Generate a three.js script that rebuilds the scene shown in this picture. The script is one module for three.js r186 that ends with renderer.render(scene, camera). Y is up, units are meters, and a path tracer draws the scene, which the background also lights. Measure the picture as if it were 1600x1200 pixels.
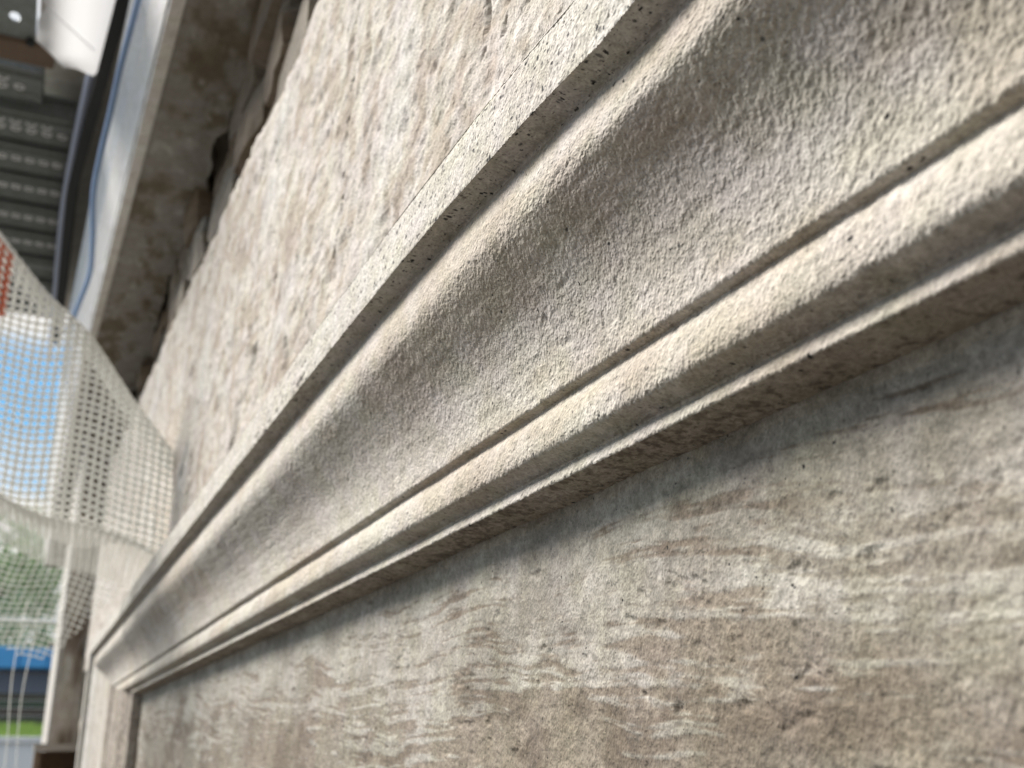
import * as THREE from 'three';
import { RoundedBoxGeometry } from 'three/addons/geometries/RoundedBoxGeometry.js';
import { mergeGeometries, mergeVertices } from 'three/addons/utils/BufferGeometryUtils.js';

// ---------------------------------------------------------------- camera, sky, sun, exposure
// The wall stands in the plane z = 0 and faces +z; the lens is 20 cm in front of it, 1.5 m above the ground, looking along it and up.
const scene = new THREE.Scene();
const camera = new THREE.PerspectiveCamera(38.88, 4 / 3, 0.01, 400);
camera.position.set(0, 0, 0.2);
camera.lookAt(-0.86925, 0.3199, 0.2 - 0.3769);
camera.focus = 0.42;
camera.userData.fStop = 14.5;
scene.add(camera);
const renderer = new THREE.WebGLRenderer({ antialias: true });
renderer.toneMapping = THREE.LinearToneMapping;
renderer.toneMappingExposure = 2.8;
renderer.shadowMap.enabled = true;

const hash = (x, y, z) => {
  let h = (Math.imul(x, 374761393) ^ Math.imul(y, 668265263) ^ Math.imul(z, 2147483647 - 1640531527)) | 0;
  h = Math.imul(h ^ (h >>> 13), 1274126177);
  h = Math.imul(h ^ (h >>> 16), 1911520717);
  return ((h ^ (h >>> 15)) >>> 0) / 4294967295;
};
const fade = (t) => t * t * (3 - 2 * t);
function vnoise(x, y, z = 0) {                 // smooth value noise, -1..1
  const xi = Math.floor(x), yi = Math.floor(y), zi = Math.floor(z), u = fade(x - xi), v = fade(y - yi), w = fade(z - zi);
  const L = (a, b, t) => a + (b - a) * t;
  const q = (k) => L(L(hash(xi, yi, k), hash(xi + 1, yi, k), u), L(hash(xi, yi + 1, k), hash(xi + 1, yi + 1, k), u), v);
  return (w ? L(q(zi), q(zi + 1), w) : q(zi)) * 2 - 1;
}
function fbm(x, y, z, o = 4) { let s = 0, a = 0.5; for (let i = 0; i < o; i++) { s += a * vnoise(x, y, z + i * 17); x = x * 2.03 + 5.1; y = y * 2.03 - 3.7; a *= 0.5; } return s; }
const sstep = (a, b, x) => { const t = Math.min(1, Math.max(0, (x - a) / (b - a))); return t * t * (3 - 2 * t); };
const mix = (a, b, t) => a + (b - a) * t;
const mix3 = (a, b, t) => [mix(a[0], b[0], t), mix(a[1], b[1], t), mix(a[2], b[2], t)];
let seed = 12345;
const rnd = () => { seed = (Math.imul(seed, 1664525) + 1013904223) >>> 0; return seed / 4294967296; };
const rr = (a, b) => a + (b - a) * rnd();

const sunDir = new THREE.Vector3(-0.68, 0.85, 0.64).normalize();
{ // broken cloud over pale blue, whiter overhead
  const W = 1024, H = 512, d = new Float32Array(W * H * 4);
  for (let j = 0; j < H; j++) for (let i = 0; i < W; i++) {
    const lat = ((j + 0.5) / H - 0.5) * Math.PI, lon = ((i + 0.5) / W - 0.5) * 2 * Math.PI;
    const y = Math.sin(lat), x = Math.cos(lat) * Math.cos(lon), z = Math.cos(lat) * Math.sin(lon), el = lat * 180 / Math.PI;
    let c;
    if (y < 0) c = [0.10, 0.10, 0.095];
    else {
      const n = fbm(x / (y + 0.25) * 2.2 + 3.3, z / (y + 0.25) * 2.2 + 1.7, 7, 5);
      const cov = sstep(-0.14, 0.2, n + (el < 19 ? 0.012 * (19 - el) : (el - 19) * 0.03) - 0.02);
      const blue = mix3([0.10, 0.24, 0.38], [0.05, 0.18, 0.36], sstep(5, 30, el));
      const glow = Math.pow(Math.max(0, x * sunDir.x + y * sunDir.y + z * sunDir.z), 6);
      const cl = 0.27 + 0.08 * vnoise(x * 5, z * 5, 3) + 0.22 * glow;
      c = mix3(blue, [cl * 1.02, cl, cl * 0.97], cov);
      c = mix3([0.27, 0.29, 0.30], c, sstep(2, 12, el));
    }
    d.set([c[0], c[1], c[2], 1], (j * W + i) * 4);
  }
  const sky = new THREE.DataTexture(d, W, H, THREE.RGBAFormat, THREE.FloatType);
  sky.mapping = THREE.EquirectangularReflectionMapping; sky.magFilter = sky.minFilter = THREE.LinearFilter; sky.needsUpdate = true;
  scene.background = sky; scene.environment = sky;
}
const sun = new THREE.DirectionalLight(new THREE.Color().setRGB(1, 0.96, 0.905), 2.8);
sun.position.copy(sunDir).multiplyScalar(12); sun.target.position.set(-1.5, 0.3, 0);
sun.castShadow = true; sun.shadow.radius = 52; sun.shadow.mapSize.set(4096, 4096);
Object.assign(sun.shadow.camera, { left: -9, right: 9, top: 9, bottom: -9, near: 0.1, far: 60 });
scene.add(sun, sun.target);

// ---------------------------------------------------------------- helpers
const used = {};
const numbered = (n) => { const k = used[n] = (used[n] ?? -1) + 1; return k ? `${n}_${String(k).padStart(3, '0')}` : n; };
function thing(name, label, category, pos = [0, 0, 0], group) {
  const o = new THREE.Group(); o.name = numbered(name); o.position.set(...pos); o.userData = { label, category };
  if (group) o.userData.group = group;
  scene.add(o); return o;
}
function part(name, geo, mat, parent = scene) {
  const m = new THREE.Mesh(geo, mat); m.name = parent === scene ? numbered(name) : name; m.castShadow = m.receiveShadow = true; parent.add(m); return m;
}
function structure(name, geo, mat) { const m = part(name, geo, mat); m.userData.kind = 'structure'; return m; }
function single(name, geo, mat, label, category, group) { const m = part(name, geo, mat); m.userData = { label, category }; if (group) m.userData.group = group; return m; }
const box = (w, h, d, x, y, z, r = 0) => (r ? new RoundedBoxGeometry(w, h, d, 2, r) : new THREE.BoxGeometry(w, h, d)).translate(x, y, z);

// a sheet of nu x nv points: f(i, j) -> [x, y, z, u, v]; then moved along its normals by disp and coloured by col
function sheet(nu, nv, f, { disp, col, flip = false, rows, keep } = {}) {
  const n = nu * nv, P = new Float32Array(n * 3), U = new Float32Array(n * 2);
  for (let j = 0, k = 0; j < nv; j++) for (let i = 0; i < nu; i++, k++) {
    const p = f(i, j); P[k * 3] = p[0]; P[k * 3 + 1] = p[1]; P[k * 3 + 2] = p[2]; U[k * 2] = p[3]; U[k * 2 + 1] = p[4];
  }
  const idx = new Uint32Array((nu - 1) * (nv - 1) * 6);
  for (let j = 0, k = 0; j < nv - 1; j++) for (let i = 0; i < nu - 1; i++) {
    const a = j * nu + i, b = a + 1, c = a + nu, d = c + 1;
    if (flip) { idx[k++] = a; idx[k++] = b; idx[k++] = c; idx[k++] = b; idx[k++] = d; idx[k++] = c; }
    else { idx[k++] = a; idx[k++] = c; idx[k++] = b; idx[k++] = b; idx[k++] = c; idx[k++] = d; }
  }
  const g = new THREE.BufferGeometry();
  g.setAttribute('position', new THREE.BufferAttribute(P, 3)); g.setAttribute('uv', new THREE.BufferAttribute(U, 2)); g.setIndex(new THREE.BufferAttribute(idx, 1));
  g.computeVertexNormals();
  const C = col ? new Float32Array(n * 3) : null;
  if (disp || col) {
    const N = g.attributes.normal.array;
    for (let k = 0; k < n; k++) {
      const u = U[k * 2], v = U[k * 2 + 1];
      if (col) { const c = col(u, v, P[k * 3], P[k * 3 + 1], P[k * 3 + 2]); C[k * 3] = c[0]; C[k * 3 + 1] = c[1]; C[k * 3 + 2] = c[2]; }
      if (disp) { const h = disp(u, v, P[k * 3], P[k * 3 + 1]); P[k * 3] += N[k * 3] * h; P[k * 3 + 1] += N[k * 3 + 1] * h; P[k * 3 + 2] += N[k * 3 + 2] * h; }
    }
    if (col) g.setAttribute('color', new THREE.BufferAttribute(C, 3));
    if (disp) g.computeVertexNormals();
  }
  return g;
}
// rows j0..j1 of a sheet as a geometry of its own, normals kept
function cut(g, nu, j0, j1) {
  const o = new THREE.BufferGeometry(), a = j0 * nu, b = (j1 + 1) * nu;
  for (const k of ['position', 'normal', 'uv', 'color']) if (g.attributes[k]) { const s = g.attributes[k].itemSize; o.setAttribute(k, new THREE.BufferAttribute(g.attributes[k].array.slice(a * s, b * s), s)); }
  const per = (nu - 1) * 6; o.setIndex(new THREE.BufferAttribute(g.index.array.slice(j0 * per, j1 * per).map((q) => q - a), 1));
  return o;
}

// ---------------------------------------------------------------- textures: sand grain of lime plaster, tiled every 0.25 m
function wrapNoise(N, cells, s) {
  const g = new Float32Array(cells * cells); for (let i = 0; i < g.length; i++) g[i] = hash(i, s, 91);
  const out = new Float32Array(N * N), k = cells / N;
  for (let j = 0; j < N; j++) { const y = j * k, y0 = Math.floor(y), v = fade(y - y0), r0 = (y0 % cells) * cells, r1 = ((y0 + 1) % cells) * cells;
    for (let i = 0; i < N; i++) { const x = i * k, x0 = Math.floor(x), u = fade(x - x0), a = x0 % cells, b = (x0 + 1) % cells;
      out[j * N + i] = (g[r0 + a] * (1 - u) + g[r0 + b] * u) * (1 - v) + (g[r1 + a] * (1 - u) + g[r1 + b] * u) * v; } }
  return out;
}
function grainTextures(N, s, dots, dotMax, relief = [0.25, 0.35, 0.25, 0.15]) {
  const n1 = wrapNoise(N, 400, s), n2 = wrapNoise(N, 210, s + 1), n3 = wrapNoise(N, 90, s + 2), n4 = wrapNoise(N, 24, s + 3), n5 = wrapNoise(N, 9, s + 4);
  const c = new Uint8Array(N * N * 4), b = new Uint8Array(N * N * 4), dark = new Float32Array(N * N);
  let q = s * 7919 + 13; const rn = () => { q = (Math.imul(q, 1664525) + 1013904223) >>> 0; return q / 4294967296; };
  for (let k = 0; k < dots; k++) {
    const x = rn() * N, y = rn() * N, r = 1.1 + Math.pow(rn(), 5) * dotMax, e = 0.6 + rn() * 0.8, st = 0.35 + 0.65 * rn();
    for (let j = -Math.ceil(r * 1.5); j <= r * 1.5; j++) for (let i = -Math.ceil(r * 1.5); i <= r * 1.5; i++) {
      const d = Math.hypot(i * e, j / e) / r + 0.35 * (hash(i, j, k) - 0.5); if (d < 1) { const m = ((y + j + N | 0) % N) * N + ((x + i + N | 0) % N); dark[m] = Math.max(dark[m], st * Math.min(1, (1 - d) * 3)); }
    }
  }
  for (let k = 0; k < N * N; k++) {
    const fine = (n1[k] - 0.5) * 0.16 + (n2[k] - 0.5) * 0.14 + (n3[k] - 0.5) * 0.08 + (n4[k] - 0.5) * 0.08 + (n5[k] - 0.5) * 0.05, pit = Math.max(0, n2[k] - 0.78) * 1.2;
    const v = (0.92 + fine - pit) * (1 - 0.78 * dark[k]);
    c[k * 4] = 255 * Math.min(1, v); c[k * 4 + 1] = 255 * Math.min(1, v * (0.995 + 0.02 * (n5[k] - 0.5))); c[k * 4 + 2] = 255 * Math.min(1, v * (0.985 + 0.04 * (n4[k] - 0.5) + dark[k] * 0.03)); c[k * 4 + 3] = 255;
    const h = n1[k] * relief[0] + n2[k] * relief[1] + n3[k] * relief[2] + n4[k] * relief[3] - 0.25 * dark[k] - pit * 0.6;
    b[k * 4] = b[k * 4 + 1] = b[k * 4 + 2] = 255 * Math.min(1, Math.max(0, h)); b[k * 4 + 3] = 255;
  }
  const mk = (d, srgb) => { const t = new THREE.DataTexture(d, N, N, THREE.RGBAFormat); t.wrapS = t.wrapT = THREE.RepeatWrapping; t.magFilter = THREE.LinearFilter; t.minFilter = THREE.LinearMipmapLinearFilter; t.generateMipmaps = true; t.repeat.set(4, 4); if (srgb) t.colorSpace = THREE.SRGBColorSpace; t.needsUpdate = true; return t; };
  return { map: mk(c, true), bumpMap: mk(b, false) };
}
const grainA = grainTextures(1024, 1, 500, 3.2), grainB = grainTextures(1024, 11, 5600, 4.6), grainC = grainTextures(1024, 21, 420, 2.0);
const M = {
  plaster: new THREE.MeshStandardMaterial({ vertexColors: true, ...grainA, bumpScale: 0.0012, roughness: 0.95 }),
  fillet: new THREE.MeshStandardMaterial({ vertexColors: true, ...grainB, bumpScale: 0.0011, roughness: 0.95 }),
  panel: new THREE.MeshStandardMaterial({ vertexColors: true, ...grainC, bumpScale: 0.0007, roughness: 0.93 }),
  rough: new THREE.MeshStandardMaterial({ vertexColors: true, ...grainC, bumpScale: 0.0012, roughness: 0.97 }),
  concrete: new THREE.MeshStandardMaterial({ vertexColors: true, ...grainC, bumpScale: 0.002, roughness: 0.9 }),
  core: new THREE.MeshStandardMaterial({ color: new THREE.Color().setRGB(0.16, 0.13, 0.10), ...grainC, bumpScale: 0.002, roughness: 1 }),
  white: new THREE.MeshStandardMaterial({ color: new THREE.Color().setRGB(0.80, 0.78, 0.75), ...grainA, bumpScale: 0.0003, roughness: 0.6 }),
  coolWhite: new THREE.MeshStandardMaterial({ color: new THREE.Color().setRGB(0.76, 0.77, 0.77), ...grainA, bumpScale: 0.0003, roughness: 0.5 }),
  steel: new THREE.MeshStandardMaterial({ color: new THREE.Color().setRGB(0.24, 0.265, 0.26), ...grainA, bumpScale: 0.0002, metalness: 0.35, roughness: 0.5 }),
  steelPale: new THREE.MeshStandardMaterial({ color: new THREE.Color().setRGB(0.85, 0.85, 0.86), metalness: 0.15, roughness: 0.35 }),
  tube: new THREE.MeshStandardMaterial({ color: new THREE.Color().setRGB(0.42, 0.47, 0.62), metalness: 0.2, roughness: 0.35 }),
  black: new THREE.MeshStandardMaterial({ color: new THREE.Color().setRGB(0.03, 0.032, 0.034), roughness: 0.8 }),
  greyBoard: new THREE.MeshStandardMaterial({ color: new THREE.Color().setRGB(0.46, 0.43, 0.39), ...grainC, bumpScale: 0.0008, roughness: 0.9 }),
  cable: new THREE.MeshStandardMaterial({ color: new THREE.Color().setRGB(0.22, 0.33, 0.55), roughness: 0.5 }),
  timber: new THREE.MeshStandardMaterial({ color: new THREE.Color().setRGB(0.23, 0.16, 0.11), ...grainC, bumpScale: 0.001, roughness: 0.85 }),
  plastic: new THREE.MeshPhysicalMaterial({ color: new THREE.Color().setRGB(0.95, 0.955, 0.97), roughness: 0.9, transmission: 0.6, thickness: 0, side: THREE.DoubleSide }),
  mesh: new THREE.MeshPhysicalMaterial({ color: new THREE.Color().setRGB(0.90, 0.90, 0.87), roughness: 0.75, transmission: 0.5, thickness: 0, side: THREE.DoubleSide }),
  orange: new THREE.MeshPhysicalMaterial({ color: new THREE.Color().setRGB(0.75, 0.16, 0.06), roughness: 0.6, transmission: 0.25, thickness: 0, side: THREE.DoubleSide }),
};

// ---------------------------------------------------------------- the plastered wall
const wall = thing('plaster_wall', 'cream lime plaster wall with a stepped moulding round a sunken panel', 'wall');
const cream = [0.515, 0.48, 0.43], tan = [0.435, 0.38, 0.315], brown = [0.33, 0.275, 0.22], greyish = [0.47, 0.445, 0.405];

// stations along the wall: coarse to the right of the frame, then finer the nearer they are to the lens
function stations(xEnd, a = 0.095, step = 0.0031) {
  const s = []; for (let x = 0.9; x > -a; x -= 0.008) s.push([0, x]);
  const n = Math.round(Math.log(Math.abs(xEnd) / a) / step); for (let i = 0; i <= n; i++) s.push([1, i / n]);
  return s;
}
const stationX = ([k, v], xEnd, a = 0.095) => k ? -a * Math.pow(-xEnd / a, v) : v;

// profile of the moulding: [height above its foot, distance out from the panel]
const key = [[0, -0.004], [0.0002, 0.004], [0.0014, 0.0160], [0.0020, 0.0182], [0.0030, 0.0186], [0.0060, 0.0174], [0.0084, 0.0156], [0.0092, 0.0146], [0.0098, 0.0148], [0.0112, 0.0186], [0.0121, 0.0224], [0.0129, 0.0243], [0.0142, 0.0251], [0.0165, 0.0254], [0.0205, 0.0252],
  [0.0255, 0.0240], [0.0300, 0.0215], [0.0325, 0.0203], [0.0334, 0.0203], [0.0342, 0.0232], [0.0352, 0.0242], [0.042, 0.0245], [0.050, 0.0257], [0.058, 0.0276], [0.0655, 0.0303], [0.0725, 0.0340], [0.079, 0.0384], [0.0855, 0.0432], [0.0915, 0.0474],
  [0.0970, 0.0500], [0.1025, 0.0507], [0.110, 0.0500], [0.117, 0.0486], [0.1235, 0.0470], [0.1282, 0.0452], [0.1292, 0.0470], [0.1304, 0.0560], [0.1312, 0.0576], [0.145, 0.0572], [0.1575, 0.0564], [0.1590, 0.0552], [0.1596, 0.0530], [0.1598, 0.0200]];
const breaks = [0.0, 0.0095, 0.0334, 0.1282, 0.1598];    // bead | round | cove | fillet
const foot = 0.098;
const prof = [];
for (let k = 0; k < key.length - 1; k++) {
  const [a, b] = [key[k], key[k + 1]], L = Math.hypot(b[0] - a[0], b[1] - a[1]), n = Math.max(1, Math.round(L / 0.00062));
  const p0 = key[Math.max(0, k - 1)], p3 = key[Math.min(key.length - 1, k + 2)];
  for (let i = 0; i < n; i++) {
    const t = i / n, sm = Math.min(1, Math.hypot(p0[0] - a[0], p0[1] - a[1]) / L) * 0.5, sn = Math.min(1, Math.hypot(p3[0] - b[0], p3[1] - b[1]) / L) * 0.5;
    const h = (c) => { const m0 = (b[c] - p0[c]) * sm, m1 = (p3[c] - a[c]) * sn, t2 = t * t, t3 = t2 * t; return (2 * t3 - 3 * t2 + 1) * a[c] + (t3 - 2 * t2 + t) * m0 + (3 * t2 - 2 * t3) * b[c] + (t3 - t2) * m1; };
    prof.push([h(0), h(1)]);
  }
}
prof.push(key[key.length - 1]);
const arc = [0]; for (let j = 1; j < prof.length; j++) arc[j] = arc[j - 1] + Math.hypot(prof[j][0] - prof[j - 1][0], prof[j][1] - prof[j - 1][1]);
const breakRows = breaks.map((s) => { let best = 0; prof.forEach((p, j) => { if (Math.abs(p[0] - s) < Math.abs(prof[best][0] - s)) best = j; }); return best; });
breakRows[breakRows.length - 1] = prof.length - 1;
// how far the upright of the frame spreads sideways for each height of the profile
const spread = (s) => { const T = [[0, 0], [0.004, 0.02], [0.0092, 0.07], [0.014, 0.16], [0.0334, 0.44], [0.05, 0.52], [0.08, 0.66], [0.11, 0.76], [0.13, 0.83], [0.16, 0.92]]; for (let k = 1; k < T.length; k++) if (s <= T[k][0]) return mix(T[k - 1][1], T[k][1], Math.max(0, (s - T[k - 1][0]) / (T[k][0] - T[k - 1][0]))); return 0.92; };
const corner = -2.13;
const drift = (x, s) => -0.014 * Math.exp(-Math.max(0, Math.abs(x) - 0.26) / 0.12) * sstep(0.07, 0.125, s);

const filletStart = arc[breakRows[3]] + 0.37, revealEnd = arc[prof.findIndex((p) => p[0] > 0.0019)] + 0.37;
const sand = (u, v) => vnoise(u * 640, v * 640, 31) * 0.00026 + vnoise(u * 1000, v * 1000, 32) * 0.00024 + vnoise(u * 190, v * 210, 33) * 0.00013;
const mouldDisp = (u, v) => {
  const lumps = fbm(u * 7, v * 14, 41, 3) * 0.0007 + vnoise(u * 30, v * 60, 44) * 0.00022 + vnoise(u * 20, v * 240, 45) * 0.00022;
  const rough = sstep(-0.1, 0.5, fbm(u * 7, v * 22, 47, 3));
  const chip = Math.max(0, vnoise(u * 150, v * 150, 48) - 0.55) * 0.0022 * sstep(0.1, 0.4, fbm(u * 11, v * 30, 49, 2));
  const lip = v > filletStart - 0.002 && v < filletStart + 0.02 ? Math.max(0, vnoise(u * 210, v * 230, 50) - 0.25) * 0.0030 * sstep(-0.1, 0.3, fbm(u * 17, 3, 50, 3)) : 0;
  return lumps + sand(u, v) * (0.45 + 0.55 * rough) - chip - lip;
};
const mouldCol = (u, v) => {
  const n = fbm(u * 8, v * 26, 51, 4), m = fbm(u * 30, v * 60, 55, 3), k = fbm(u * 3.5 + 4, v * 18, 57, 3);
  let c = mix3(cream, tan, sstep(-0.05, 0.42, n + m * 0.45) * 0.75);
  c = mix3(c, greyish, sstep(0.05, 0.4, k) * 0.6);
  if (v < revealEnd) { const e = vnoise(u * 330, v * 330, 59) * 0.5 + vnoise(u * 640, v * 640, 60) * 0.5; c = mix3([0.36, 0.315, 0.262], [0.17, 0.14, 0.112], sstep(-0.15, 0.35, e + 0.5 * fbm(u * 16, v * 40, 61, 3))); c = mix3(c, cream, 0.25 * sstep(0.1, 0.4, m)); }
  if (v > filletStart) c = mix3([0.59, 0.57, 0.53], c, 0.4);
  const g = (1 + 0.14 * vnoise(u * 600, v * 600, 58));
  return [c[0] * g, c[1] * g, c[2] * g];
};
{ // the rail
  const st = stations(corner), nu = st.length, nv = prof.length;
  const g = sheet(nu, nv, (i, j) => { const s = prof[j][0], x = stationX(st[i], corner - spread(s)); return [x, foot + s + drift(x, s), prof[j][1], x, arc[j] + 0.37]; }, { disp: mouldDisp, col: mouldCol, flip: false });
  const rail = new THREE.Group(); rail.name = 'moulding_rail'; wall.add(rail);
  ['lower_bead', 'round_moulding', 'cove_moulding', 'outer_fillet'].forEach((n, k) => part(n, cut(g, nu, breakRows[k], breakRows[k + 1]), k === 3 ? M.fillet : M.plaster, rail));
}
{ // the upright at the far corner, mitred into the rail
  const nv = 160, rows = []; for (let j = 0; j < prof.length; j += 2) rows.push(j); if (rows[rows.length - 1] !== prof.length - 1) rows.push(prof.length - 1);
  const nu = rows.length;
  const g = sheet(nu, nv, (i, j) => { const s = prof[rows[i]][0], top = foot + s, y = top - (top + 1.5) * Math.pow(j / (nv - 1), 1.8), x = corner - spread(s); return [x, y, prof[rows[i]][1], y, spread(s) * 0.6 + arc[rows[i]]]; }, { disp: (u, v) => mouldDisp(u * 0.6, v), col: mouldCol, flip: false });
  part('moulding_upright', g, M.plaster, wall);
}
{ // the sunken panel
  const ys = []; for (let y = 0.1005; y > -0.07; y -= 0.00065) ys.push(y); for (let k = 1; k <= 60; k++) ys.push(-0.07 - 1.43 * Math.pow(k / 60, 1.6));
  const st = stations(corner - 0.05, 0.1, 0.0034), nu = st.length, nv = ys.length;
  const skim = (x, y) => { // how much of a thin pale skim coat still lies on the brown sanded coat
    const w = fbm(x * 6 + 2, y * 18, 63, 4), sweep = y + 0.05 * x + 0.01 * w;
    const n = fbm(x * 16 + w, sweep * 340 + w * 2, 61, 5) * 1.0 + fbm(x * 60, sweep * 800, 62, 3) * 0.5 + fbm(x * 12, y * 40, 65, 5) * 0.85 + fbm(x * 70, y * 90, 60, 3) * 0.4;
    return sstep(-0.2, 0.22, n * 0.95 - 0.17 + Math.max(-0.3, (y - 0.030) * 15) + 0.25 * w);
  };
  const g = sheet(nu, nv, (i, j) => { const x = stationX(st[i], corner - 0.05, 0.1); return [x, ys[j], 0, x, ys[j]]; }, {
    flip: true,
    disp: (u, v, x, y) => fbm(x * 10, y * 14, 66, 3) * 0.0012 + skim(x, y) * 0.00015 + sand(x, y) * mix(0.8, 0.35, skim(x, y)) + vnoise(x * 30, y * 320, 67) * 0.0001 - 0.0008 * sstep(0.36, 0.6, fbm(x * 90, y * 150, 64, 3)),
    col: (u, v, x, y) => {
      const s = skim(x, y), a = fbm(x * 14, y * 40, 68, 4), b = fbm(x * 60, y * 120, 69, 3);
      let pale = mix3([0.425, 0.405, 0.36], [0.295, 0.277, 0.235], sstep(-0.2, 0.4, a)), dark = mix3([0.255, 0.217, 0.172], [0.165, 0.133, 0.10], sstep(-0.15, 0.35, a + b * 0.7));
      dark = mix3(dark, [0.27, 0.248, 0.205], sstep(-0.05, 0.4, fbm(x * 9 + 7, y * 22, 70, 3)) * 0.8);
      const f = 0.5 * vnoise(x * 300, y * 380, 73) + 0.5 * vnoise(x * 620, y * 700, 74) + 0.6 * fbm(x * 45, y * 160, 75, 3), t = sstep(0.1, 0.45, f) * (0.75 - 0.4 * s);
      const c = mix3(mix3(dark, pale, s * 0.92), [0.15, 0.12, 0.09], t * 0.55), q = 0.96 + 0.18 * vnoise(x * 480, y * 480, 71) + 0.12 * vnoise(x * 170, y * 210, 72);
      return [c[0] * q, c[1] * q, c[2] * q];
    } });
  part('sunken_panel', g, M.panel, wall);
}
const topEdge = (x) => (x < 0 ? 0.602 - 0.0835 * x : 0.602) + 0.010 * fbm(x * 7, 0, 81, 4) + 0.006 * vnoise(x * 40, 0, 82);
// crumbled cracks in the rough coat: [x, y from, y to, drift along x per metre of height, width]
const crackList = [[-0.405, 0.30, 0.40, 0.12, 0.004], [-0.43, 0.33, 0.44, 0.35, 0.003], [-0.37, 0.30, 0.36, -0.2, 0.003], [-0.72, 0.31, 0.55, 0.2, 0.0018], [-0.95, 0.40, 0.70, -0.3, 0.002]];
const crack = (x, y) => { let c = 0; for (const [cx, a, b, d, w] of crackList) if (y > a - 0.01 && y < b + 0.01) { const q = Math.abs(x - cx - d * (y - a) - 0.010 * fbm(y * 45, cx * 9, 97, 3)); c = Math.max(c, (1 - sstep(w * 0.3, w * (0.9 + 0.6 * vnoise(y * 90, cx * 7, 98)), q)) * sstep(a - 0.01, a + 0.01, y) * (1 - sstep(b - 0.02, b + 0.01, y)) * sstep(-0.25, 0.15, vnoise(y * 110, cx * 3, 99))); } return c; };
{ // rough coat above the moulding, broken off along its top
  const st = stations(-3.82, 0.17, 0.0046), nu = st.length, nv = 440;
  const g = sheet(nu, nv, (i, j) => {
    const x = stationX(st[i], -3.82, 0.17), t = j / (nv - 1), top = topEdge(x);
    const v = t * (top - 0.236 + 0.05), y = 0.236 + v, over = y - (top - 0.03);                       // the last 3 cm roll back into the wall
    return over > 0 ? [x, top - 0.03 + 0.03 * Math.sin(Math.min(1, over / 0.047) * Math.PI / 2), 0.03 - 0.085 * (1 - Math.cos(Math.min(1, over / 0.08) * Math.PI / 2)), x, y] : [x, y, 0.03, x, y];
  }, {
    disp: (u, v) => fbm(u * 6, v * 6, 83, 3) * 0.004 + fbm(u * 22, v * 34, 84, 3) * 0.0026 + Math.abs(fbm(u * 44, v * 48, 85, 3)) * 0.0022 + vnoise(u * 120, v * 140, 86) * 0.0007 + vnoise(u * 240, v * 260, 88) * 0.0004 + sand(u, v)
      - 0.004 * sstep(0.30, 0.5, fbm(u * 16 + 3, v * 13, 87, 3))
      - 0.0032 * crack(u, v),
    col: (u, v) => {
      const n = fbm(u * 16, v * 22, 91, 4), m = fbm(u * 50, v * 56, 92, 3), k = fbm(u * 5, v * 6, 93, 3);
      let c = mix3([0.56, 0.52, 0.475], [0.37, 0.31, 0.25], sstep(-0.15, 0.4, n * 0.7 + m * 0.9 + k * 0.4 + 0.35 * vnoise(u * 90, v * 90, 96)) * 0.75);
      c = mix3(c, [0.58, 0.565, 0.545], sstep(0.1, 0.45, fbm(u * 9 + 9, v * 11, 94, 3)) * 0.7);
      const q = 1 + 0.12 * vnoise(u * 210, v * 210, 95);
      return [c[0] * q, c[1] * q, c[2] * q];
    }, flip: false });
  part('upper_plaster', g, M.rough, wall);
}
{ // damaged strip between the moulding and the pier
  const nu = 60, nv = 180;
  const g = sheet(nu, nv, (i, j) => { const x = -2.95 - 0.87 * i / (nu - 1), y = 0.245 - 1.745 * Math.pow(j / (nv - 1), 1.6); return [x, y, 0.022, x, y]; }, {
    flip: true, disp: (u, v) => fbm(u * 5, v * 14, 101, 4) * 0.022 - 0.02 * sstep(0.1, 0.4, fbm(u * 3, v * 11, 102, 3)),
    col: (u, v) => { const n = fbm(u * 4, v * 16, 103, 4); return mix3([0.52, 0.48, 0.43], [0.22, 0.17, 0.13], sstep(-0.1, 0.25, n)); } });
  part('damaged_strip', g, M.rough, wall);
}
part('wall_core', mergeGeometries([box(4.75, 4.6, 0.35, -1.475, 0.8, -0.255)]), M.core, wall);

// rubble stones laid bare between the broken plaster and the concrete beam
function stoneGeo(w, h, d, s) {
  let g = new THREE.BoxGeometry(w, h, d, 5, 4, 3); g.deleteAttribute('uv'); g.deleteAttribute('normal'); g = mergeVertices(g, 1e-5);
  const p = g.attributes.position, C = new Float32Array(p.count * 3), t = hash(s, 3, 5), base = mix3([0.23, 0.18, 0.13], [0.29, 0.26, 0.22], t);
  for (let i = 0; i < p.count; i++) {
    const x = p.getX(i), y = p.getY(i), z = p.getZ(i), r = Math.pow(Math.pow(Math.abs(x / w * 2), 9) + Math.pow(Math.abs(y / h * 2), 9) + Math.pow(Math.abs(z / d * 2), 9), 1 / 9), k = 1 / Math.max(1, r);
    const n = 1 + 0.13 * vnoise(x * 22 + s * 3.1, y * 30 + s, z * 22 + 0.5) + 0.10 * (hash(i, s, 77) - 0.5);
    p.setXYZ(i, x * k * n, y * k * n, z * k * n);
    const q = 0.8 + 0.4 * hash(i, s, 9); C.set([base[0] * q, base[1] * q, base[2] * q], i * 3);
  }
  g.setAttribute('color', new THREE.BufferAttribute(C, 3)); g.computeVertexNormals();
  const uv = new Float32Array(p.count * 2); for (let i = 0; i < p.count; i++) { uv[i * 2] = p.getX(i) + s; uv[i * 2 + 1] = p.getY(i); }
  g.setAttribute('uv', new THREE.BufferAttribute(uv, 2)); const f = g.toNonIndexed(); f.computeVertexNormals(); return f;
}
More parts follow.
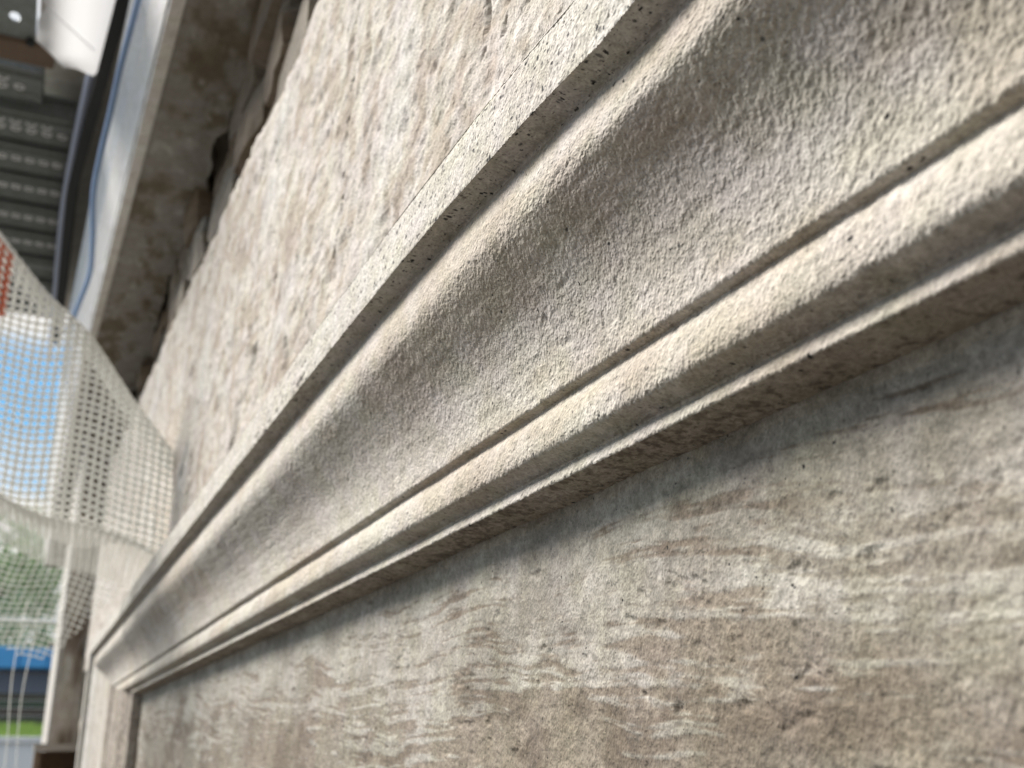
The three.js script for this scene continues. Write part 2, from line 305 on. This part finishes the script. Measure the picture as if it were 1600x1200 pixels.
for (let c = 0; c < 4; c++) for (let x = -0.55 - 0.07 * c; x > -3.8;) {
  const w = rr(0.10, 0.24), h = rr(0.075, 0.105), y = 0.655 - 0.035 * x * 0 + c * 0.098 + 0.049;
  if (y + h / 2 > topEdge(x - w / 2) - 0.03) { const m = part('stone', stoneGeo(w, h, 0.10, Math.round(-x * 100) + c * 1000), M.rough, wall); m.position.set(x - w / 2, y, -0.045 + rr(-0.022, 0.016)); m.rotation.set(rr(-0.06, 0.06), rr(-0.08, 0.08), rr(-0.06, 0.06)); }
  x -= w + rr(0.008, 0.03);
}

// ---------------------------------------------------------------- rough stone pier beyond the moulding
{
  const pier = thing('stone_pier', 'narrow pale plastered pier with a rough brown side at the far end of the wall', 'pillar', [-3.83, -1.5, 0]);
  const nu = 50, nv = 240;
  const side = sheet(nu, nv, (i, j) => { const z = -0.05 + 0.155 * i / (nu - 1), y = 4.1 * j / (nv - 1); return [0, y, z, z, y]; }, { flip: true,
    disp: (u, v) => fbm(u * 16, v * 7, 111, 4) * 0.022 + fbm(u * 60, v * 40, 112, 2) * 0.006,
    col: (u, v) => mix3([0.50, 0.455, 0.395], [0.24, 0.19, 0.145], sstep(-0.15, 0.3, fbm(u * 20, v * 8, 113, 4))) });
  part('rough_side', side, M.rough, pier);
  part('pale_front', box(0.8, 4.1, 0.022, -0.4, 2.05, 0.101, 0.006), new THREE.MeshStandardMaterial({ color: new THREE.Color().setRGB(0.56, 0.535, 0.50), ...grainC, bumpScale: 0.002, roughness: 0.95 }), pier);
  part('pier_core', box(0.79, 4.08, 0.3, -0.41, 2.04, -0.062), M.core, pier);
  const bx = thing('timber_box', 'dark brown open timber box standing at the foot of the pale pier', 'box', [-3.7, -1.5, 0.07]);
  part('box_back', box(0.02, 1.5, 0.13, -0.07, 0.75, 0), M.timber, bx); part('box_side', box(0.14, 1.5, 0.016, 0, 0.75, 0.066), M.timber, bx); part('box_side', box(0.14, 1.5, 0.016, 0, 0.75, -0.058), M.greyBoard, bx);
  part('box_lid', box(0.16, 0.02, 0.15, 0, 1.511, 0.003), M.greyBoard, bx);
}

// ---------------------------------------------------------------- concrete beam over the wall, with the white boards on its edge
const beamOut = (x) => 0.107 - 0.0195 * Math.max(-3.4, Math.min(0, x));
{
  const beam = thing('concrete_beam', 'dark rough concrete beam jutting out above the bare rubble stones', 'beam');
  const nu = 520, nv = 90;
  const col = (u, v) => { const n = fbm(u * 9, v * 18, 121, 4), m = fbm(u * 30, v * 36, 122, 3); const c = mix3([0.36, 0.34, 0.31], [0.20, 0.165, 0.115], sstep(-0.05, 0.35, n + m * 0.5)); return mix3(c, [0.52, 0.51, 0.49], sstep(0.28, 0.5, m - n * 0.4) * 0.8); };
  const soffit = sheet(nu, nv, (i, j) => { const x = 0.9 - 7.9 * i / (nu - 1), t = j / (nv - 1), inner = -0.012 + 0.018 * fbm(x * 5, 0, 123, 4) + 0.006 * vnoise(x * 30, 0, 124); const z = mix(inner, beamOut(x), t); return [x, 1.032 + (t < 0.06 ? 0.05 * (1 - t / 0.06) : 0), z, x, z]; },
    { flip: false, col, disp: (u, v) => fbm(u * 6, v * 14, 125, 4) * 0.005 + fbm(u * 34, v * 34, 126, 3) * 0.0035 - 0.004 * sstep(0.3, 0.5, fbm(u * 25, v * 25, 127, 2)) });
  part('soffit', soffit, M.concrete, beam);
  part('beam_body', box(7.9, 0.9, 0.13, -3.05, 1.51, 0.0), M.core, beam);
}
function strip(y0, z0, y1, z1, xa, xb, thick) {   // a long board: lower inner edge (y0, z0(x)), upper outer edge (y1, z1(x))
  const n = 40, P = [], idx = [], uv = [];
  for (let i = 0; i <= n; i++) {
    const x = mix(xa, xb, i / n), a = [y0, z0(x)], b = [y1, z1(x)], L = Math.hypot(b[0] - a[0], b[1] - a[1]), ny = (b[1] - a[1]) / L * thick, nz = -(b[0] - a[0]) / L * thick;
    for (const [y, z] of [a, b, [b[0] + ny, b[1] + nz], [a[0] + ny, a[1] + nz]]) { P.push(x, y, z); uv.push(x, y + z); }
  }
  for (let i = 0; i < n; i++) for (let k = 0; k < 4; k++) { const a = i * 4 + k, b = i * 4 + (k + 1) % 4, c = a + 4, d = b + 4; idx.push(a, c, b, b, c, d); }
  const e = n * 4; idx.push(0, 1, 2, 0, 2, 3, e, e + 2, e + 1, e, e + 3, e + 2);
  let g = new THREE.BufferGeometry(); g.setAttribute('position', new THREE.Float32BufferAttribute(P, 3)); g.setAttribute('uv', new THREE.Float32BufferAttribute(uv, 2)); g.setIndex(idx);
  g = g.toNonIndexed(); g.computeVertexNormals(); return g;
}
{
  const f = thing('white_fascia', 'pair of long white painted boards along the outer edge of the concrete beam', 'fascia');
  const lim = (x) => Math.max(-3.4, x), z0 = (x) => beamOut(x) - 0.004, zm = (x) => 0.111 - 0.027 * Math.max(-3.1, x), zo = (x) => 0.142 - 0.0228 * lim(x);
  part('warm_board', strip(1.022, z0, 1.13, zm, 0.6, -6.9, 0.02), M.white, f);
  part('cool_board', strip(1.138, (x) => zm(x) - 0.006, 1.25, zo, 0.6, -6.9, 0.02), M.coolWhite, f);
}
{
  const pts = [[-1.30, 1.10, 0.165], [-1.45, 1.06, 0.172], [-1.56, 1.01, 0.183], [-1.651, 0.969, 0.189], [-1.728, 0.927, 0.195], [-1.795, 0.901, 0.197], [-1.919, 0.863, 0.187], [-2.038, 0.850, 0.184], [-2.110, 0.824, 0.194], [-2.177, 0.808, 0.203], [-2.242, 0.802, 0.215]].map((p) => new THREE.Vector3(...p));
  single('blue_cable', new THREE.TubeGeometry(new THREE.CatmullRomCurve3(pts), 80, 0.0048, 8), M.cable, 'thin blue cable hanging loose in front of the white boards', 'cable');
}
{ // strips between the boards and the scaffold deck
  single('black_batten', strip(1.35, (x) => Math.min(0.235, 0.178 + 0.0675 * (-x - 1.87)), 1.352, (x) => Math.min(0.259, 0.204 + 0.0655 * (-x - 1.87)), -1.2, -3.9, 0.03), M.black, 'long black batten running beside the scaffold deck edge', 'batten');
  single('grey_board', strip(1.62, (x) => 0.10, 1.60, (x) => 0.36, -1.2, -4.25, 0.03), M.greyBoard, 'weathered grey board in the gap behind the black batten', 'board');
  const edge = [[-1.5, 0.193], [-2.02, 0.216], [-2.403, 0.240], [-2.92, 0.263], [-3.4, 0.267], [-3.69, 0.266], [-4.4, 0.27]].map(([x, z]) => new THREE.Vector3(x, 1.45, z));
  single('scaffold_tube', new THREE.TubeGeometry(new THREE.CatmullRomCurve3(edge), 60, 0.0105, 12), M.tube, 'slim blue grey tube along the near edge of the scaffold deck', 'scaffold tube');
}

// ---------------------------------------------------------------- steel planks of the scaffold deck, seen from below
const plankGroup = 'ribbed steel planks of the scaffold deck';
{
  const prof = [[-0.080, 0.045], [-0.078, 0.004], [-0.066, -0.002], [-0.061, 0.010], [-0.054, 0.010], [-0.050, -0.004], [-0.042, -0.006], [-0.034, 0.004], [0.026, 0.004], [0.034, -0.004], [0.042, -0.004], [0.048, 0.010], [0.054, 0.010], [0.059, 0.0], [0.066, 0.004], [0.072, 0.045]];
  const planks = [[-2.505, 0, 1], [-2.70, 2, 0], [-2.875, 1, 0], [-3.05, 1, 0], [-3.235, 1, 0], [-3.42, 1, 0], [-3.61, 0, 0], [-3.80, 0, 0], [-3.99, 0, 0]];
  const where = ['with a few bosses next to the translucent sheet', 'with a double row of round bosses', 'first with a single row of bosses beyond the double row', 'second with a single row of bosses beyond the double row', 'third with a single row of bosses beyond the double row', 'partly behind the white mesh sheet, last with bosses', 'plain, seen just over the diagonal mesh edge', 'plain, mostly hidden behind the mesh sheet', 'plain, hidden behind the mesh near the blue cable end'];
  const ring = new THREE.TorusGeometry(0.0100, 0.0026, 6, 20).rotateX(Math.PI / 2), cap = new THREE.SphereGeometry(0.0085, 16, 5, 0, Math.PI * 2, Math.PI / 2, Math.PI / 2).scale(1, 0.22, 1);
  planks.forEach(([x, rows], k) => {
    const z0 = k < 1 ? 0.34 : 0.262, z1 = 0.56, s = new THREE.Shape();
    prof.forEach(([a, b], i) => i ? s.lineTo(a, b) : s.moveTo(a, b)); for (let i = prof.length - 1; i >= 0; i--) s.lineTo(prof[i][0] * 0.985, prof[i][1] + 0.0022);
    const t = thing('steel_plank', 'grey ribbed steel scaffold plank ' + where[k], 'scaffold plank', [x, 1.5, 0], plankGroup);
    part('ribbed_sheet', new THREE.ExtrudeGeometry(s, { depth: z1 - z0, bevelEnabled: false }).translate(0, 0, z0), M.steel, t);
    part('top_sheet', box(0.19, 0.003, z1 - z0, 0, 0.050, (z0 + z1) / 2), M.steel, t);
    const put = (dx, z) => { const b = part('boss', ring, M.steelPale, t); b.position.set(dx, 0.0035, z); const c = part('boss_cap', cap, M.steel, b); c.position.y = 0.001; };
    if (k === 0) { put(-0.012, 0.39); put(0.018, 0.425); put(-0.018, 0.428); }
    for (let i = 0; i < 6; i++) { if (rows === 2) { if (i < 5) put(0.018, 0.325 + i * 0.037); if (i < 5) put(-0.018, 0.287 + i * 0.037); } if (rows === 1 && i < 5) put(-0.004 + 0.006 * (k % 2), 0.295 + i * 0.034); }
  });
  const tb = thing('timber_beam', 'short brown timber bearer under the far end of the scaffold deck', 'timber', [-2.22, 1.40, 0]);
  part('bearer', box(0.075, 0.03, 0.26, 0, 0.02, 0.44, 0.006), M.timber, tb);
  const cp = thing('steel_coupler', 'grey steel plate with a small bright hole beside the translucent sheet', 'steel plate', [-2.02, 1.42, 0.5]);
  const sh = new THREE.Shape(); sh.moveTo(-0.16, -0.152); sh.lineTo(0.3, -0.152); sh.lineTo(0.3, 0.1); sh.lineTo(-0.16, 0.1); sh.closePath();
  const hole = new THREE.Path(); hole.absellipse(-0.088, -0.111, 0.017, 0.011, 0, Math.PI * 2, true); sh.holes.push(hole);
  part('plate', new THREE.ExtrudeGeometry(sh, { depth: 0.004, bevelEnabled: false }).rotateX(Math.PI / 2), M.steel, cp);
  const bolt = part('bolt', new THREE.CylinderGeometry(0.008, 0.008, 0.02, 6), M.black, cp); bolt.position.set(-0.155, -0.008, -0.142);
}
{ // translucent plastic lying over the gap in the deck
  const o = [[-1.70, 0.345], [-1.936, 0.337], [-1.967, 0.327], [-2.017, 0.340], [-2.089, 0.342], [-2.130, 0.310], [-2.165, 0.288], [-2.158, 0.262], [-2.169, 0.24], [-2.172, 0.228], [-2.133, 0.215], [-1.70, 0.19]];
  const s = new THREE.Shape(); o.forEach(([x, z], i) => i ? s.lineTo(x, z) : s.moveTo(x, z));
  const t = thing('plastic_sheet', 'white translucent plastic offcut with a crease, letting daylight through the deck', 'plastic sheet', [0, 1.36, 0]);
  part('film', new THREE.ShapeGeometry(s).rotateX(Math.PI / 2), M.plastic, t);
  const a = new THREE.Vector3(-1.965, -0.004, 0.322), b = new THREE.Vector3(-2.07, -0.004, 0.232);
  part('crease', new THREE.TubeGeometry(new THREE.LineCurve3(a, b), 4, 0.0016, 6), M.plastic, t);
}

// ---------------------------------------------------------------- glass fibre mesh hung from the top of the moulding
{
  const t = thing('fibre_mesh', 'white open weave plaster mesh sheet hanging in folds behind the moulding', 'mesh');
  const X0 = -1.70, R = 0.022;
  // w runs down the sheet from its rolled edge, z outwards from the wall
  const lean = (z, w) => 0.012 * vnoise(z * 9, w * 9, 131) + 0.02 * Math.sin(z * 14 + w * 5) * 0.4;
  function at(z, w) {
    const yT = 0.415 + 1.12 * z + 0.012 * vnoise(z * 12, 1, 132), yB = 0.262 + 0.41 * z + 0.012 * Math.sin(z * 20), H = yT - yB;
    if (w < R * 1.57) { const a = w / R; return [X0 - R * (1 - Math.sin(a)) + lean(z, 0), yT - R * (1 - Math.cos(a)), z]; }
    if (w < H) return [X0 + lean(z, w) * sstep(R * 1.57, 0.1, w), yT - (w - R * 0.57), z];
    const q = w - H, r = 0.02, yb = yB + R * 0.57;
    if (q < r * 1.57) { const a = q / r; return [X0 + lean(z, w) - r * (1 - Math.cos(a)), yb - r * Math.sin(a), z]; }
    const back = q - r * 1.57;
    if (back < 0.40) return [X0 - r - back + lean(z, w), yb - r + 0.02 * Math.sin(back * 9), z - back * 0.03];
    const down = back - 0.40; return [X0 - r - 0.40 + 0.02 * Math.sin(down * 18 + z * 20), yb - r - 0.01 - down * 0.93, z - 0.012 + down * 0.25];
  }
  const len = (z) => (0.415 + 1.12 * z) - (0.262 + 0.41 * z) + 0.43 + 0.17 * sstep(0.05, 0.15, z) + 0.015 * vnoise(z * 30, 4, 133);
  function ribbon(path, widths, across, out) { // a flat yarn: across = unit direction of its width at each point
    const P = [], idx = [], th = 0.0006;
    path.forEach((p, i) => { const a = across(i), width = typeof widths === 'number' ? widths : widths(i); const q = path[Math.min(i + 1, path.length - 1)], o = path[Math.max(i - 1, 0)], d = [q[0] - o[0], q[1] - o[1], q[2] - o[2]];
      let n = [d[1] * a[2] - d[2] * a[1], d[2] * a[0] - d[0] * a[2], d[0] * a[1] - d[1] * a[0]]; const L = Math.hypot(...n) || 1; n = n.map((v) => v / L * th);
      for (const [s, m] of [[1, 1], [-1, 1], [-1, -1], [1, -1]]) P.push(p[0] + a[0] * width * s / 2 + n[0] * m, p[1] + a[1] * width * s / 2 + n[1] * m, p[2] + a[2] * width * s / 2 + n[2] * m);
      if (i) for (let k = 0; k < 4; k++) { const A = (i - 1) * 4 + k, B = (i - 1) * 4 + (k + 1) % 4; idx.push(A, B, A + 4, B, B + 4, A + 4); } });
    const g = new THREE.BufferGeometry(); g.setAttribute('position', new THREE.Float32BufferAttribute(P, 3)); g.setIndex(idx); g.computeVertexNormals(); out.push(g);
  }
  const pitch = 0.0118, warp = [], weft = [], orange = [], norm = (v) => { const L = Math.hypot(...v) || 1; return v.map((q) => q / L); };
  for (let z = -0.008; z < 0.40; z += pitch) {
    const L = len(z), zz = (w) => z + 0.0012 * vnoise(z * 300, w * 14, 134), path = []; for (let w = -0.045; w < L; w += 0.011) path.push(at(zz(w), w));
    const thick = 0.0037 + 0.0013 * rnd(), fold = L - 0.30; ribbon(path, (i) => (-0.045 + i * 0.011 > fold ? 0.34 : 1) * thick, () => [0, 0, 1], warp);
  }
  for (let c = 0.86; c > -0.62; c -= pitch * 0.93) { // crossing yarns, nearly level on the face of the sheet
    let path = [], ws = [];
    const flush = () => { if (path.length > 1) { const W = ws, thick = 0.0037 + 0.0013 * rnd(); ribbon(path, (i) => (W[i][1] > len(W[i][0]) - 0.30 ? 0.34 : 1) * thick, (i) => { const [zq, wq] = W[i], a = at(zq, wq + 0.002), b = at(zq, wq - 0.002); return norm([a[0] - b[0], a[1] - b[1], a[2] - b[2]]); }, weft); } path = []; ws = []; };
    for (let z = -0.01; z <= 0.401; z += 0.006) { const w = 0.415 + 0.95 * z - c + 0.0012 * vnoise(c * 300, z * 20, 135); if (w < -0.045 || w > len(z)) { flush(); continue; } path.push(at(z, w)); ws.push([z, w]); }
    flush();
  }
  // a printed band of orange yarns near the outer end of the sheet
  for (let k = 0; k < 3; k++) { const z = 0.303 + k * 0.0118, path = []; for (let w = 0.03; w < 0.135; w += 0.008) path.push(at(z, w).map((v, c) => c ? v : v + 0.002)); ribbon(path, 0.0045, () => [0, 0, 1], orange); }
  for (let k = 0; k < 8; k++) { const w = 0.035 + k * 0.0125, path = []; for (let z = 0.296; z < 0.335; z += 0.006) path.push(at(z, w).map((v, c) => c ? v : v + 0.0022)); ribbon(path, 0.0042, () => [0, 1, 0], orange); }
  for (const [n, list, m] of [['warp_yarns', warp, M.mesh], ['weft_yarns', weft, M.mesh], ['orange_yarns', orange, M.orange]]) part(n, mergeGeometries(list), m, t).userData.kind = 'stuff';
  const loose = [[0.216, -2.2, 'outermost, by the frame edge'], [0.196, -2.3, 'nearest the pale pier']];
  for (const [z, x, w] of loose) { const c = []; for (let k = 0; k <= 12; k++) c.push(new THREE.Vector3(x + 0.01 * Math.sin(k), 0.26 - k * 0.045, z + 0.004 * Math.sin(k * 0.9 + x * 9)));
    single('loose_thread', new THREE.TubeGeometry(new THREE.CatmullRomCurve3(c), 50, 0.0009, 5), M.mesh, `fine pale thread dangling below the mesh sheet, ${w}`, 'thread', 'threads dangling below the mesh'); }
}

{ // unseen sheet, added behind the lens to keep the near wall end dim
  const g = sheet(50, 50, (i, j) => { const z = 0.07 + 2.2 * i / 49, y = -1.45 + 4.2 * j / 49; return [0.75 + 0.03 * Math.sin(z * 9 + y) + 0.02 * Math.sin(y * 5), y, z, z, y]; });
  const t = thing('shade_sheet', 'unseen dark brown sheet added to shade the near end of the wall', 'shade sheet');
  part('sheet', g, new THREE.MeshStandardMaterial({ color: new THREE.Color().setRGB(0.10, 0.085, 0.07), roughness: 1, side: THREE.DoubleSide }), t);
}
// ---------------------------------------------------------------- the street beyond
const solid = (r, g, b, rough = 0.9) => new THREE.MeshStandardMaterial({ color: new THREE.Color().setRGB(r, g, b), roughness: rough });
{
  const N = 512, d = new Uint8Array(N * N * 4), a = wrapNoise(N, 200, 41), b = wrapNoise(N, 40, 42), c = wrapNoise(N, 9, 43);
  for (let k = 0; k < N * N; k++) { const v = 84 + 50 * (a[k] - 0.5) + 40 * (b[k] - 0.5) + 40 * (c[k] - 0.5); d.set([v, v * 0.985, v * 0.95, 255], k * 4); }
  const t = new THREE.DataTexture(d, N, N); t.wrapS = t.wrapT = THREE.RepeatWrapping; t.magFilter = THREE.LinearFilter; t.colorSpace = THREE.SRGBColorSpace; t.repeat.set(200, 200); t.needsUpdate = true;
  structure('ground', new THREE.PlaneGeometry(400, 400).rotateX(-Math.PI / 2).translate(0, -1.5, 0), new THREE.MeshStandardMaterial({ map: t, roughness: 1 }));
}
{
  const w = thing('garden_wall', 'low whitewashed garden wall across the street below the grass bank', 'wall', [-13.5, -1.5, 0.6]);
  part('wall_body', box(0.25, 1.58, 5, 0, 0.79, 0), solid(0.78, 0.78, 0.77), w); part('coping', box(0.33, 0.07, 5.04, 0, 1.615, 0, 0.01), solid(0.7, 0.7, 0.69), w);
  // grass bank behind it
  const blades = [], g0 = new THREE.ConeGeometry(0.012, 0.16, 3).translate(0, 0.08, 0);
  const P = []; for (let k = 0; k < 5000; k++) { const x = -13.7 - rnd() * 1.6, z = rr(-0.6, 2.4), y = 0.1 + (-13.7 - x) * 0.09, h = rr(0.05, 0.14), l = rr(-0.04, 0.04), q = rr(-0.04, 0.04); P.push(x, y, z - 0.012, x, y, z + 0.012, x + l, y + h, z + q); }
  const g = new THREE.BufferGeometry(); g.setAttribute('position', new THREE.Float32BufferAttribute(P, 3)); g.computeVertexNormals();
  const gr = part('grass', g, new THREE.MeshPhysicalMaterial({ color: new THREE.Color().setRGB(0.22, 0.33, 0.08), roughness: 0.9, transmission: 0.4, thickness: 0, side: THREE.DoubleSide }));
  gr.userData = { kind: 'stuff', label: 'bright green grass on the bank above the whitewashed wall', category: 'grass' };
  const bank = sheet(20, 20, (i, j) => [-13.62 - 2 * i / 19, 0.08 + 0.18 * i / 19, -1.9 + 5 * j / 19, i, j], { flip: false }); structure('bank', bank, solid(0.14, 0.2, 0.05));
}
{ // dark slatted fence, then a shed with a blue roof
  const f = thing('slat_fence', 'dark weathered fence of horizontal slats behind the grass bank', 'fence', [-16.2, 0.2, 0.8]);
  for (let k = 0; k < 5; k++) part('slat', box(0.03, 0.085, 4, 0, 0.10 + k * 0.095, 0), solid(0.07 + 0.012 * (k % 3), 0.075 + 0.01 * (k % 2), 0.065), f);
  for (let k = 0; k < 3; k++) part('post', box(0.08, 0.62, 0.08, -0.06, 0.31, -1.9 + k * 1.9), solid(0.09, 0.09, 0.08), f);
  const s = thing('garden_shed', 'grey garden shed with a bright blue sheet roof behind the fence', 'shed', [-19, 0.2, 0.9]);
  part('wall', box(2.2, 1.0, 3.4, -1.1, 0.5, 0), solid(0.17, 0.18, 0.21), s); part('plinth', box(0.06, 0.4, 3.5, 0.035, 0.42, 0), solid(0.5, 0.49, 0.47), s);
  const roof = new THREE.Group(); roof.name = 'roof'; s.add(roof);
  for (let k = 0; k < 9; k++) part('roof_panel', box(2.6, 0.30 + 0.02 * (k % 2), 0.39, -1.0, 1.16, -1.6 + k * 0.4, 0.02), solid(0.08, 0.36, 0.72, 0.5), roof);
  const rl = thing('guard_rail', 'pale blue grey metal rail in front of the trees', 'rail', [-15, 0.2, 0.8]);
  part('top_rail', new THREE.CylinderGeometry(0.035, 0.035, 4, 10).rotateX(Math.PI / 2).translate(0, 1.33, 0), M.coolWhite, rl);
  for (let k = 0; k < 3; k++) part('rail_post', new THREE.CylinderGeometry(0.03, 0.03, 1.33, 8).translate(0, 0.665, -1.7 + k * 1.8), M.coolWhite, rl);
}
function tree(pos, r, h, label, tint, s) {
  seed = s; const t = thing('tree', label, 'tree', pos, 'trees beyond the street'), wood = [], L = [];
  const limb = (a, b, r0, r1) => { const c = new THREE.CatmullRomCurve3([a, a.clone().lerp(b, 0.5).add(new THREE.Vector3(rr(-0.2, 0.2), rr(-0.1, 0.2), rr(-0.2, 0.2))), b]), g = new THREE.TubeGeometry(c, 8, 1, 7), p = g.attributes.position;
    for (let i = 0; i <= 8; i++) { const q = c.getPointAt(i / 8), k = mix(r0, r1, i / 8); for (let j = 0; j < 8; j++) { const m = i * 8 + j; p.setXYZ(m, q.x + (p.getX(m) - q.x) * k, q.y + (p.getY(m) - q.y) * k, q.z + (p.getZ(m) - q.z) * k); } } g.computeVertexNormals(); wood.push(g); };
  limb(new THREE.Vector3(0, 0, 0), new THREE.Vector3(0.1, h * 0.5, 0), 0.17, 0.11);
  for (let k = 0; k < 34; k++) {
    const a = rnd() * 6.283, e = Math.acos(rr(-0.75, 1)), q = r * Math.cbrt(rr(0.15, 1)), c = new THREE.Vector3(Math.sin(e) * Math.cos(a) * q, h * 0.68 + Math.cos(e) * q * 0.9, Math.sin(e) * Math.sin(a) * q);
    if (k < 12) limb(new THREE.Vector3(0.1, h * rr(0.3, 0.5), 0), c, 0.07, 0.015);
    for (let i = 0; i < 260; i++) { // leaves of one clump
      const v = new THREE.Vector3(rr(-1, 1), rr(-1, 1), rr(-1, 1)); if (v.length() > 1) continue; v.multiplyScalar(r * 0.34).add(c);
      const u = new THREE.Vector3(rr(-1, 1), rr(-1, 1), rr(-1, 1)).normalize(), w = new THREE.Vector3(rr(-1, 1), rr(-1, 1), rr(-1, 1)).cross(u).normalize(), l = rr(0.07, 0.14), b = l * 0.45;
      L.push(v.x - u.x * l, v.y - u.y * l, v.z - u.z * l, v.x + w.x * b, v.y + w.y * b, v.z + w.z * b, v.x + u.x * l, v.y + u.y * l, v.z + u.z * l, v.x - u.x * l, v.y - u.y * l, v.z - u.z * l, v.x + u.x * l, v.y + u.y * l, v.z + u.z * l, v.x - w.x * b, v.y - w.y * b, v.z - w.z * b);
    }
  }
  part('trunk', mergeGeometries(wood), solid(0.10, 0.075, 0.055), t);
  const g = new THREE.BufferGeometry(); g.setAttribute('position', new THREE.Float32BufferAttribute(L, 3)); g.computeVertexNormals();
  part('crown', g, new THREE.MeshPhysicalMaterial({ color: new THREE.Color().setRGB(...tint), roughness: 0.8, transmission: 0.45, thickness: 0, side: THREE.DoubleSide }), t);
}
tree([-22, 0.2, 1.6], 1.9, 3.9, 'light green tree behind the shed with the blue roof', [0.22, 0.33, 0.16], 77);
tree([-27, 0.2, -0.8], 2.3, 4.6, 'taller grey green tree growing behind the light green tree', [0.19, 0.28, 0.17], 99);

renderer.render(scene, camera);
